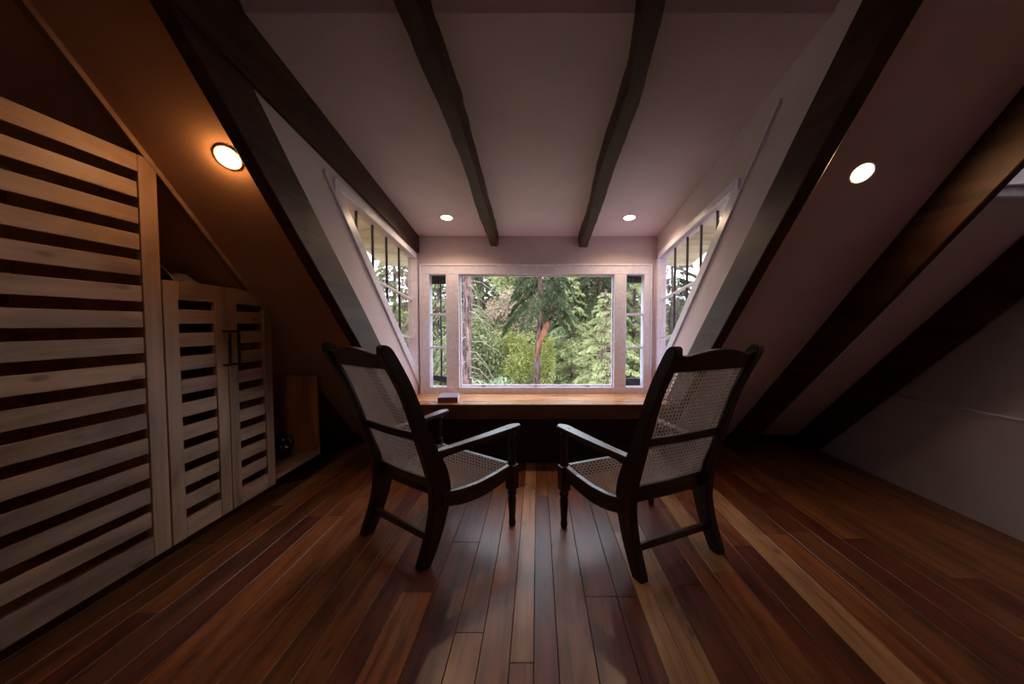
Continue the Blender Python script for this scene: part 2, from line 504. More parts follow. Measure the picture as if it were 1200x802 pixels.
# raised line of the casing around the frame
wbox('casing', FX0 - 0.012, FX0 + 0.006, FZ0, FZ1 + 0.012, -0.028, -0.002)
wbox('casing', FX1 - 0.006, FX1 + 0.012, FZ0, FZ1 + 0.012, -0.028, -0.002)
wbox('casing', FX0 + 0.006, FX1 - 0.006, FZ1 - 0.006, FZ1 + 0.012, -0.028, -0.002)
for sx in SL:
    zs = [GZ0, 0.975, 1.292, GZ1]
    for z in zs[1:3]:
        wbox('glazing_bar', sx[0], sx[1], z - 0.011, z + 0.011, 0.02, 0.06, b=0.002)
    for k in range(3):
        wbox('pane', sx[0], sx[1], zs[k] + (0.011 if k else 0), zs[k + 1] - (0.011 if k < 2 else 0), 0.038, 0.042, M['glass'], 0)
# dark steel outer sashes of the sidelights (top and bottom rails, one centre bar on the left)
wbox('outer_rail', SL[0][0] - 0.02, SL[0][1] + 0.02, 1.588, 1.69, 0.105, 0.135, M['steel'])
wbox('outer_bar', -0.950, -0.936, 0.66, 1.60, 0.112, 0.130, M['steel'], 0.001)
o = wbox('outer_rail', SL[0][0] - 0.03, SL[0][1] + 0.02, 0.638, 0.692, 0.105, 0.135, M['steel'])
o.rotation_euler = (0, math.radians(7), 0)
wbox('outer_rail', SL[1][0] - 0.02, SL[1][1] + 0.02, 1.600, 1.69, 0.105, 0.135, M['steel'])
wbox('outer_rail', SL[1][0] - 0.02, SL[1][1] + 0.02, 0.58, 0.668, 0.105, 0.135, M['steel'])
# latch knobs at the foot of the big light
for xk in (-0.52, -0.02, 0.48):
    wbox('latch', xk - 0.016, xk + 0.016, GZ0 - 0.004, GZ0 + 0.006, 0.01, 0.03, M['steel'], 0.002)

# ------------------------------------------------------------------ dormer cheeks with raking windows
GT, GC = 0.110, 2.222        # top of the glass
BT, BC = 0.850, 3.925        # foot of the glass
YE = 3.735                   # window-wall end of the glass
YA = (BC - GC) / (BT - GT)   # tip of the glass
gtop = lambda y: GC - GT * y
gbot = lambda y: BC - BT * y
def cheek(side, xi, n, where):
    sg = -1 if side == 'left' else 1
    xo = xi + sg * 0.07
    a0, a1 = min(xi, xo), max(xi, xo)
    bm = bmesh.new()
    y0 = 1.25
    add_prism(bm, [(y0, roof(y0)), (YA, roof(YA)), (YA, gtop(YA)), (YA, dorm(YA) + 0.05), (y0, dorm(y0) + 0.05)], 'X', a0, a1)
    add_prism(bm, [(YA, gtop(YA)), (YE, gtop(YE)), (YE, dorm(YE) + 0.05), (YA, dorm(YA) + 0.05)], 'X', a0, a1)
    add_prism(bm, [(YA, roof(YA) - 0.05), (YE, roof(YE) - 0.05), (YE, gbot(YE)), (YA, gbot(YA))], 'X', a0, a1)
    add_prism(bm, [(YE, roof(YE) - 0.2), (YW + 0.1, roof(YE) - 0.2), (YW + 0.1, dorm(YW + 0.1) + 0.05), (YE, dorm(YE) + 0.05)], 'X', a0, a1)
    w = mesh_obj('wall_' + side + '_cheek', bm, M['plaster'])
    tag(w, 'triangular plaster cheek wall on the %s side of the dormer around its raking window' % side, 'wall', kind='structure')
    W = tag(empty('window_%d' % n, (xi, YE, gbot(YE))), where, 'window', kind='structure')
    base = Vector((xi, YE, gbot(YE)))
    def pr(name, poly, d0, d1, mat, b=0.002):
        # d: depth outwards from the inner face of the cheek
        p = [(y - base.y, z - base.z) for y, z in poly]
        return prism(name, p, 'X', min(sg * d0, sg * d1), max(sg * d0, sg * d1), mat, W, b)
    # casing boards on the room side
    pr('casing', [(YA - 0.03, gtop(YA) + 0.05), (YE, gtop(YE) + 0.045), (YE, gtop(YE)), (YA, gtop(YA))], -0.012, 0.03, M['white'])
    pr('casing', [(YA - 0.05, gbot(YA - 0.05)), (YA - 0.05, gbot(YA - 0.05) - 0.085), (YE + 0.03, gbot(YE + 0.03) - 0.085), (YE + 0.03, gbot(YE + 0.03)), (YA, gtop(YA)), (YA - 0.03, gtop(YA) + 0.05)], -0.012, 0.03, M['white'])
    be = 0.16 if side == 'left' else 0.42
    pr('bead', [(YA - be, gbot(YA - be) - 0.105), (YA - be, gbot(YA - be) - 0.085), (YE + 0.03, gbot(YE + 0.03) - 0.087), (YE + 0.03, gbot(YE + 0.03) - 0.107)], -0.015, 0.01, M['white'])
    pr('stile', [(YE - 0.004, gbot(YE)), (YW - 0.002, gbot(YW)), (YW - 0.002, gtop(YW)), (YE - 0.004, gtop(YE))], -0.010, 0.074, M['white'])
    ys = [YA, 2.622, 2.877, 3.137, 3.415, YE]
    offs = [0.0, -0.385, -0.742, -1.4]
    g = 0.008
    for y in ys[1:-1]:
        za = gbot(y) - 0.005
        pr('glazing_bar', [(y - g, gbot(y - g)), (y + g, gbot(y + g)), (y + g, gtop(y + g)), (y - g, gtop(y - g))], 0.036, 0.052, M['steel'], 0.0015)
    for o_ in offs[1:3]:
        # where the bar meets the raking foot
        ym = (BC - (GC + o_)) / (BT - GT)
        pr('glazing_bar', [(ym, gtop(ym) + o_ - g), (YE, gtop(YE) + o_ - g), (YE, gtop(YE) + o_ + g), (ym, gtop(ym) + o_ + g)], 0.026, 0.060, M['white'], 0.0015)
    for i in range(5):
        for k in range(3):
            q = [(ys[i], -1.0), (ys[i + 1], -1.0), (ys[i + 1], 4.0), (ys[i], 4.0)]
            q = clip(q, GT, 1.0, GC + offs[k])
            q = clip(q, -GT, -1.0, -(GC + offs[k + 1]))
            if len(q) >= 3: q = clip(q, -BT, -1.0, -BC)
            if len(q) < 3: continue
            ar = abs(sum(q[j][0] * q[(j + 1) % len(q)][1] - q[(j + 1) % len(q)][0] * q[j][1] for j in range(len(q)))) / 2
            if ar < 5e-4: continue
            pr('pane', q, 0.042, 0.045, M['glass'], 0)
    return W
cheek('left', XL, 2, 'raking triangular window with small panes in the left dormer cheek')
cheek('right', XR, 3, 'raking triangular window with small panes in the right dormer cheek')

# ------------------------------------------------------------------ beams
def rough_board(poly_fn, x0, x1, y0, y1, n, seed, amp=0.008):
    """board along y: poly_fn(y) gives (z_low, z_high); edges waver like hewn timber"""
    r = random.Random(seed)
    bm = bmesh.new(); rings = []
    ph = [r.uniform(0, 6) for _ in range(6)]
    for i in range(n + 1):
        y = y0 + (y1 - y0) * i / n
        zl, zh = poly_fn(y)
        wv = lambda k: amp * (math.sin(y * 2.3 + ph[k]) + 0.5 * math.sin(y * 6.1 + ph[(k + 1) % 6]) + 0.4 * r.uniform(-1, 1))
        rings.append([bm.verts.new((x0 + wv(0), y, zl + wv(1))), bm.verts.new((x1 + wv(2), y, zl + wv(1))),
                      bm.verts.new((x1 + wv(3), y, zh)), bm.verts.new((x0 + wv(4), y, zh))])
    for a, b_ in zip(rings[:-1], rings[1:]):
        for k in range(4):
            bm.faces.new((a[k], a[(k + 1) % 4], b_[(k + 1) % 4], b_[k]))
    bm.faces.new(rings[0]); bm.faces.new(rings[-1][::-1])
    bmesh.ops.recalc_face_normals(bm, faces=bm.faces)
    return bm

def rafter(x0, x1, depth, label, y0=0.0, y1=3.98, seed=1, amp=0.0022, top=0.0):
    bm = rough_board(lambda y: (max(roof(y) - depth, 0.001), roof(y) + top), x0, x1, y0, y1, 40, seed, amp)
    bev(bm, 0.004)
    o = mesh_obj('roof_beam', bm, M['beam'])
    return tag(o, label, 'beam', kind='structure')
rafter(-1.19, -1.128, 0.28, 'dark rafter down the left edge of the dormer, behind the left chair', seed=2)
rafter(1.116, 1.180, 0.28, 'dark rafter down the right edge of the dormer, behind the right chair', seed=3)
rafter(1.925, 1.962, 0.305, 'dark rafter right of the downlight on the right slope, second from the dormer', seed=4)
rafter(2.60, 2.672, 0.29, 'dark rafter against the right wall, third from the dormer', y0=2.1, seed=5)
rafter(-1.895, -1.825, 0.30, 'dark rafter reaching the floor beyond the open end of the low cabinet', y0=3.19, seed=6)

bm = rough_board(lambda y: (dorm(y) - 0.225 + 0.034 * (y - 1.8), dorm(y) + 0.02), XL - 0.01, XL + 0.022, 1.2, YW, 30, 8, 0.002)
tag(mesh_obj('roof_beam', bm, M['beam']), 'dark board along the top of the left dormer cheek', 'beam', kind='structure')
def ceiling_beam(xa, xb, seed, label, bend):
    r = random.Random(seed)
    bm = bmesh.new(); rings = []
    n = 30
    for i in range(n + 1):
        y = 1.2 + (YW + 0.0 - 1.2) * i / n
        t = i / n
        zc = dorm(y) + 0.02
        d = 0.115 + 0.012 * math.sin(y * 3 + seed) + 0.02 * (1 - t)
        cx = (xa + xb) / 2 + bend(y) + 0.004 * math.sin(y * 5.3 + seed)
        w = (xb - xa) / 2 * (1 + 0.10 * math.sin(y * 4.1 + seed)) + 0.003 * r.uniform(-1, 1)
        wb = w * 0.82
        rings.append([bm.verts.new((cx - wb, y, zc - d)), bm.verts.new((cx + wb, y, zc - d - 0.004 * r.random())),
                      bm.verts.new((cx + w, y, zc - d * 0.55)), bm.verts.new((cx + w, y, zc)), bm.verts.new((cx - w, y, zc)), bm.verts.new((cx - w, y, zc - d * 0.55))])
    for a, b_ in zip(rings[:-1], rings[1:]):
        for k in range(6):
            bm.faces.new((a[k], a[(k + 1) % 6], b_[(k + 1) % 6], b_[k]))
    bm.faces.new(rings[0]); bm.faces.new(rings[-1][::-1])
    o = mesh_obj('roof_beam', bm, M['beam'])
    return tag(o, label, 'beam', kind='structure')
ceiling_beam(-0.455, -0.365, 1, 'crooked dark beam across the dormer ceiling, nearer the left cheek', lambda y: -0.035 * max(0, 1.95 - y) / 0.4)
ceiling_beam(0.385, 0.475, 4, 'crooked dark beam across the dormer ceiling, nearer the right cheek', lambda y: -0.03 * max(0, 1.8 - y) / 0.4)

# ------------------------------------------------------------------ worktop under the window and the boxed front below it
ZT = 0.540
sill = tag(empty('window_worktop', (0, 3.5, 0.42)), 'glossy orange pine worktop running the width of the window', 'worktop')
yb = [3.262, 3.40, 3.53, 3.66, YW - 0.021]
for k in range(4):
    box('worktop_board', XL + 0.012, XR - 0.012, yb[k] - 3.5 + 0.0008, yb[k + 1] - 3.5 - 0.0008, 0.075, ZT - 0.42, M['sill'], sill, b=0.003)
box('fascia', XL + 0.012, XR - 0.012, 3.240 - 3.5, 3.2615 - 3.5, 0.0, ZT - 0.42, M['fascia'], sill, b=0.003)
pan = tag(box('trim_2', XL + 0.012, XR - 0.012, 3.42, 3.45, 0.0, 0.49, M['kick'], b=0.002), 'dark boarded front below the window worktop', 'panel', kind='structure')
tag(box('baseboard_window', XL + 0.012, XR - 0.012, 3.395, 3.419, 0.0, 0.19, M['kick'], b=0.004), 'dark baseboard at the foot of the boarded front below the worktop', 'baseboard', kind='structure')

bk = tag(empty('book', (-0.765, 3.43, ZT), math.radians(6)), 'small hardback book with pale blue cover lying on the worktop', 'book')
box('cover', -0.082, 0.082, -0.115, 0.115, 0.042, 0.046, M['book_cover'], bk, b=0.001)
box('cover', -0.082, 0.082, -0.115, 0.115, 0.0, 0.004, M['book_cover'], bk, b=0.001)
box('pages', -0.077, 0.077, -0.106, 0.110, 0.004, 0.042, M['paper'], bk)
box('spine', -0.082, 0.082, -0.120, -0.114, 0.0, 0.046, M['book_spine'], bk, b=0.001)

# ------------------------------------------------------------------ slatted cabinets on the left
DX = -1.755        # room face of the doors
DB, TB = 0.130, 0.024   # foot of the doors, thickness
def door(parent, pl, y0, y1, z1, nslat, sw, cap=None, mid=None, bottom=0.085, top=0.085):
    """slatted door: sub-parts are the stiles, rails and slats; pl = parent's world location"""
    d = empty('door'); d.parent = parent
    def bx(name, a0, a1, b0, b1, t0, t1, mat, bb=0.002):
        return box(name, t0 - pl[0], t1 - pl[0], a0 - pl[1], a1 - pl[1], b0 - pl[2], b1 - pl[2], mat, d, bb)
    xa, xb = DX - TB, DX
    for a0, a1 in ((y0, y0 + sw), (y1 - sw, y1)):
        if cap and cap(a1) < z1:
            poly = [(a0, DB), (a1, DB), (a1, cap(a1)), (a0, min(cap(a0), z1))]
            prism('stile', [(p - pl[1], q - pl[2]) for p, q in poly], 'X', xa - pl[0], xb - pl[0], M['pine_v'], d, 0.002)
        else:
            bx('stile', a0, a1, DB, z1, xa, xb, M['pine_v'])
    i0, i1 = y0 + sw + 0.0008, y1 - sw - 0.0008
    bx('rail', i0, i1, DB, DB + bottom, xa + 0.003, xb - 0.001, M['pine_h'])
    if cap and cap(i1) < z1:
        poly = [(i0, z1 - top), (i1, z1 - top), (i1, cap(i1)), (i0 + (i1 - i0) * 0.6, z1), (i0, z1)]
        poly = [(p, min(q, cap(p))) for p, q in poly]
        prism('rail', [(p - pl[1], q - pl[2]) for p, q in poly], 'X', xa + 0.003 - pl[0], xb - 0.001 - pl[0], M['pine_h'], d, 0.002)
    else:
        bx('rail', i0, i1, z1 - top, z1, xa + 0.003, xb - 0.001, M['pine_h'])
    za, zb = DB + bottom, z1 - top
    pitch = (zb - za) / (nslat + 0.39)
    gap = pitch * 0.39
    r = random.Random(int(y0 * 1000))
    for k in range(nslat):
        z0 = za + gap + k * pitch
        fl = 0.001 if mid == k else 0.006
        bx('slat', i0, i1, z0, z0 + pitch - gap, xa + 0.004, xb - fl - 0.001 * r.random(), M['pine_h'])
    return d

tl = (DX, 1.55, 0.0)
tall = tag(empty('slatted_wardrobe', tl), 'tall pine wardrobe with wide horizontal slats in its door, under the left slope', 'wardrobe')
def tbx(name, x0, x1, y0, y1, z0, z1, mat, b=0.002, par=None, pl=tl):
    return box(name, x0 - pl[0], x1 - pl[0], y0 - pl[1], y1 - pl[1], z0 - pl[2], z1 - pl[2], mat, par or tall, b)
door(tall, tl, 1.170, 1.868, 1.945, 14, 0.085, bottom=0.098, top=0.075)
tbx('plinth', -2.06, -2.04, 0.42, 1.868, 0.0, DB - 0.004, M['kick'])
tbx('bottom_panel', LX + 0.005, DX - TB - 0.004, 0.42, 1.868, DB - 0.003, DB + 0.018, M['ply'])
tbx('back_panel', LX + 0.003, LX + 0.018, 0.42, 1.868, DB + 0.019, 1.85, M['ply'])
tbx('side_panel', LX + 0.02, DX - TB - 0.004, 1.848, 1.868, DB + 0.019, 1.88, M['ply'])
door(tall, tl, 0.42, 1.164, 1.945, 14, 0.085, bottom=0.098, top=0.075)
tbx('side_panel', LX + 0.02, DX - TB - 0.004, 0.40, 0.418, 0.0, 1.945, M['ply'])

ll = (DX, 2.5, 0.0)
low = tag(empty('low_cabinet', ll), 'low pine cabinet with two slatted doors and an open end under the slope', 'cabinet')
def lbx(name, x0, x1, y0, y1, z0, z1, mat, b=0.002, par=None):
    return tbx(name, x0, x1, y0, y1, z0, z1, mat, b, par or low, ll)
capf = lambda y: roof(y) - 0.012
dl = door(low, ll, 1.876, 2.252, 1.408, 9, 0.078, mid=5, top=0.09, bottom=0.095)
dr = door(low, ll, 2.258, 2.628, 1.408, 9, 0.072, cap=capf, top=0.09, bottom=0.095)
def handle(d, y):
    bm = bmesh.new()
    lx, ly = 0.0, y - ll[1]
    z0, z1, w = 0.965, 1.165, 0.006
    add_box(bm, 0.034, 0.044, ly - w, ly + w, z0, z1)
    add_box(bm, 0.0, 0.036, ly - w, ly + w, z0, z0 + 0.012)
    add_box(bm, 0.0, 0.036, ly - w, ly + w, z1 - 0.012, z1)
    o = mesh_obj('handle', bm, M['black'], d)
    o['label'] = 'black square-section pull handle'
handle(dl, 2.222); handle(dr, 2.288)
def slope_panel(name, y0, y1, x0, x1, z0, drop, mat, par=low):
    poly = [(y0 - ll[1], z0), (y1 - ll[1], z0), (y1 - ll[1], roof(y1) - drop), (y0 - ll[1], roof(y0) - drop)]
    return prism(name, poly, 'X', x0 - ll[0], x1 - ll[0], mat, par, 0.002)
lbx('plinth', -2.06, -2.04, 1.87, 3.10, 0.0, DB + 0.01, M['kick'])
lbx('bottom_panel', LX + 0.02, DX - TB - 0.004, 1.872, 2.628, DB, DB + 0.018, M['ply'])
lbx('niche_shelf', LX + 0.02, DX, 2.631, 3.168, 0.155, 0.192, M['pine_h'])
lbx('top_panel', LX + 0.02, DX - TB - 0.004, 1.872, 2.42, 1.385, 1.405, M['ply'])
slope_panel('back_panel', 1.872, 3.15, LX + 0.003, LX + 0.018, DB, 0.02, M['ply'])
lbx('divider', LX + 0.02, DX - TB - 0.004, 2.608, 2.626, 0.193, roof(2.626) - 0.02, M['ply'])
slope_panel('end_panel', 3.150, 3.168, LX + 0.02, DX - 0.002, 0.193, 0.012, M['ply'])
slope_panel('end_edge', 3.148, 3.170, DX - 0.002, DX + 0.004, 0.155, 0.018, M['pine_v'])
# the scribed pine strip where the cabinets meet the slope
st = prism('trim_3', [(0.9, roof(0.9) - 0.036), (2.60, roof(2.60) - 0.036), (2.60, roof(2.60) - 0.001), (0.9, roof(0.9) - 0.001)], 'X', -1.786, -1.752, M['pine_h'], None, 0.002)
tag(st, 'thin pine strip following the slope above the slatted cabinets', 'strip', kind='structure')

# dark jug in the open end of the low cabinet
jg = tag(empty('jug', (-1.93, 2.96, 0.192)), 'black glossy rounded jug standing in the open end of the low cabinet', 'jug')
bm = bmesh.new()
add_lathe(bm, [(0.045, 0), (0.062, 0.01), (0.075, 0.05), (0.072, 0.09), (0.05, 0.125), (0.034, 0.15), (0.036, 0.17), (0.042, 0.178), (0.036, 0.176), (0.030, 0.15)], n=20)
mesh_obj('body', bm, M['jug'], jg, True)
bm = bmesh.new()
add_tube(bm, [(0.03, 0, 0.165), (0.075, 0, 0.165), (0.092, 0, 0.135), (0.088, 0, 0.095), (0.07, 0, 0.07)], [0.008] * 5, 8)
mesh_obj('handle', bm, M['jug'], jg, True)

# crumpled cloth on top of the low cabinet
bm = bmesh.new()
rc = random.Random(5)
nx, ny = 8, 18
grid = []
for i in range(nx + 1):
    row = []
    for j in range(ny + 1):
        u, v = i / nx, j / ny
        h = 0.115 * math.sin(PI * u) ** 0.6 * (1 - v) ** 0.75 * (0.75 + 0.25 * math.sin(v * 14 + u * 3)) + 0.004 * rc.random()
        row.append(bm.verts.new((-0.14 + 0.24 * u, -0.14 + 0.34 * v, max(0.004, h))))
    grid.append(row)
bot = [[bm.verts.new((v.co.x, v.co.y, 0.0)) for v in (row[0], row[-1])] for row in grid]
for i in range(nx):
    for j in range(ny):
        bm.faces.new((grid[i][j], grid[i + 1][j], grid[i + 1][j + 1], grid[i][j + 1]))
cl = mesh_obj('folded_cloth', bm, M['cloth'], None, True, (-1.98, 2.22, 1.406))
sm = cl.modifiers.new('thick', 'SOLIDIFY'); sm.thickness = 0.003
tag(cl, 'crumpled grey-brown cloth lying on top of the low cabinet', 'cloth')

# ------------------------------------------------------------------ recessed downlights
def downlight(p, nrm, label, power, col=(1.0, 0.62, 0.34), spread=None):
    e = empty('ceiling_light', p)
    q = Vector(nrm).to_track_quat('-Z', 'Y')     # local -z leaves the ceiling
    e.rotation_mode = 'QUATERNION'; e.rotation_quaternion = q
    bm = bmesh.new()
    n = 28
    prof = [(0.046, 0.0), (0.046, -0.004), (0.057, -0.005), (0.060, -0.001), (0.060, 0.002)]
    rings = [[bm.verts.new((r * math.cos(2 * PI * k / n), r * math.sin(2 * PI * k / n), z)) for k in range(n)] for r, z in prof]
    for a, b_ in zip(rings[:-1], rings[1:]):
        for k in range(n):
            bm.faces.new((a[k], a[(k + 1) % n], b_[(k + 1) % n], b_[k]))
    mesh_obj('ring', bm, M['ring'], e, True)
    bm = bmesh.new()
    add_lathe(bm, [(0.047, 0.004), (0.047, -0.0025), (0.03, -0.0035), (0.004, -0.004)], n=28)
    mesh_obj('diffuser', bm, M['lamp'], e, True)
    ld = bpy.data.lights.new('bulb', 'SPOT' if spread else 'POINT')
    ld.energy = power; ld.color = col
    if spread:
        ld.spot_size = math.radians(spread); ld.spot_blend = 0.5
    ld.shadow_soft_size = 0.02
    lo = bpy.data.objects.new('bulb', ld); COL.objects.link(lo)
    lo.parent = e; lo.location = (0, 0, -0.018)
    tag(e, label, 'downlight', 'recessed downlights')
nS = (0, -T, -1)
downlight((-1.40, 1.84, roof(1.84)), nS, 'round recessed downlight glowing on the left slope above the cabinets', LAMP_W * 0.20, (1.0, 0.48, 0.18))
downlight((1.515, 1.895, roof(1.895)), nS, 'round recessed downlight glowing on the right slope between two rafters', LAMP_W * 0.5, (1.0, 0.58, 0.28), spread=177)
nD = (0, -DT, -1)
downlight((-0.759, 3.37, dorm(3.37)), nD, 'round recessed downlight in the dormer ceiling near the left cheek', LAMP_W * 1.0, (1.0, 0.70, 0.45), spread=150)
downlight((0.766, 3.37, dorm(3.37)), nD, 'round recessed downlight in the dormer ceiling near the right cheek', LAMP_W * 1.0, (1.0, 0.70, 0.45), spread=150)

# ------------------------------------------------------------------ caned armchairs
def spline(pts, n):
    """Catmull-Rom through 2d/3d points"""
    P = [Vector((*p, 0)) if len(p) == 2 else Vector(p) for p in pts]
    P = [2 * P[0] - P[1]] + P + [2 * P[-1] - P[-2]]
    out = []
    segs = len(P) - 3
    for i in range(n + 1):
        t = i / n * segs
        k = min(int(t), segs - 1); t -= k
        a, b_, c, d = P[k:k + 4]
        out.append(0.5 * ((2 * b_) + (c - a) * t + (2 * a - 5 * b_ + 4 * c - d) * t * t + (3 * b_ - 3 * c + d - a) * t ** 3))
    return out

STILE = [(0.0, 0.0), (0.030, 0.060), (0.070, 0.15), (0.102, 0.26), (0.110, 0.36), (0.088, 0.46), (0.036, 0.585), (-0.010, 0.71), (-0.066, 0.86), (-0.115, 0.96), (-0.173, 1.06), (-0.192, 1.087)]
SWID = [0.062, 0.072, 0.084, 0.100, 0.116, 0.108, 0.084, 0.070, 0.064, 0.062, 0.060, 0.048]
def stile_at(z):
    for (a, za), (b_, zb) in zip(STILE[:-1], STILE[1:]):
        if za <= z <= zb:
            return a + (b_ - a) * (z - za) / (zb - za)
    return STILE[-1][0]
HW0, SPL = 0.260, 0.128
hw = lambda f: HW0 + SPL * f
def stile_bm(sx):
    c = spline(STILE, 44)
    w = [p.x for p in spline([(k, 0) for k in SWID], 44)]
    L, R = [], []
    for i, p in enumerate(c):
        d = (c[min(i + 1, 44)] - c[max(i - 1, 0)]).normalized()
        nn = Vector((-d.y, d.x, 0))
        L.append(p + nn * w[i] / 2); R.append(p - nn * w[i] / 2)
    for q in (L[0], R[0]): q.y = 0.0
    # scrolled tip leaning back
    tip = c[-1]
    for k in range(1, 6):
        a = PI * k / 6
    top = [tip + Vector((-0.020 , 0.012, 0)), tip + Vector((-0.006, 0.022, 0)), tip + Vector((0.012, 0.018, 0))]
    poly = L + top + R[::-1]
    bm = bmesh.new()
    n = len(c)
    t = 0.046
    X0, X1 = sx * HW0 - t / 2, sx * HW0 + t / 2
    va = []
    for X in (X0, X1):
        va.append(([bm.verts.new((X, p.x, p.y)) for p in L], [bm.verts.new((X, p.x, p.y)) for p in R], [bm.verts.new((X, p.x, p.y)) for p in top]))
    for s_, (l, r, tp) in enumerate(va):
        for i in range(n - 1):
            bm.faces.new((l[i], l[i + 1], r[i + 1], r[i]))
        bm.faces.new([l[-1]] + tp + [r[-1]])
    l0, r0, t0 = va[0]; l1, r1, t1 = va[1]
    seqs = ((l0, l1), (r0, r1))
    for a, b_ in seqs:
        for i in range(n - 1):
            bm.faces.new((a[i], a[i + 1], b_[i + 1], b_[i]))
    ca = [l0[-1]] + t0 + [r0[-1]]; cb = [l1[-1]] + t1 + [r1[-1]]
    for i in range(len(ca) - 1):
        bm.faces.new((ca[i], ca[i + 1], cb[i + 1], cb[i]))
    bm.faces.new((l0[0], r0[0], r1[0], l1[0]))
    bmesh.ops.recalc_face_normals(bm, faces=bm.faces)
    bev(bm, 0.007, 2)
    return bm

FF = 0.585        # front legs
SEAT_TOP = [(0.10, 0.345), (0.22, 0.330), (0.34, 0.332), (0.46, 0.350), (0.56, 0.372)]
def seat_z(f):
    for (a, za), (b_, zb) in zip(SEAT_TOP[:-1], SEAT_TOP[1:]):
        if f <= b_:
            return za + (zb - za) * (f - a) / (b_ - a)
    return SEAT_TOP[-1][1]

def cane_bm(fn, ns, nt, w=0.0027):
    """woven cane: pairs along both ways and two diagonals. fn(s,t) -> point, s,t in 0..1"""
    bm = bmesh.new()
    def strip(p, q, nseg, off):
        pts = []
        for i in range(nseg + 1):
            k = i / nseg
            pts.append(fn(p[0] + (q[0] - p[0]) * k, p[1] + (q[1] - p[1]) * k))
        a = fn(0.5, 0.5); nrm = (fn(0.52, 0.5) - a).cross(fn(0.5, 0.52) - a).normalized()
        prev = None
        for i, x_ in enumerate(pts):
            d = (pts[min(i + 1, nseg)] - pts[max(i - 1, 0)]).normalized()
            sd = d.cross(nrm).normalized() * (w / 2)
            c = x_ + nrm * off
            cur = (bm.verts.new(c + sd), bm.verts.new(c - sd))
            if prev: bm.faces.new((prev[0], prev[1], cur[1], cur[0]))
            prev = cur
    for i in range(ns + 1):
        for e_ in (-0.13, 0.13):
            s_ = (i + e_) / ns
            if 0 < s_ < 1: strip((s_, 0), (s_, 1), 8, 0.0)
    for j in range(nt + 1):
        for e_ in (-0.13, 0.13):
            t_ = (j + e_) / nt
            if 0 < t_ < 1: strip((0, t_), (1, t_), 8, 0.0012)
    # diagonals cut the corners of the cells, which leaves eight-sided holes
    for k in range(-nt, ns):
        q = k + 0.5
        a0 = max(0.0, q); a1 = min(float(ns), q + nt)
        if a1 - a0 > 0.4:
            strip((a0 / ns, (a0 - q) / nt), (a1 / ns, (a1 - q) / nt), 8, 0.0024)
            strip((a0 / ns, 1 - (a0 - q) / nt), (a1 / ns, 1 - (a1 - q) / nt), 8, 0.0030)
    return bm

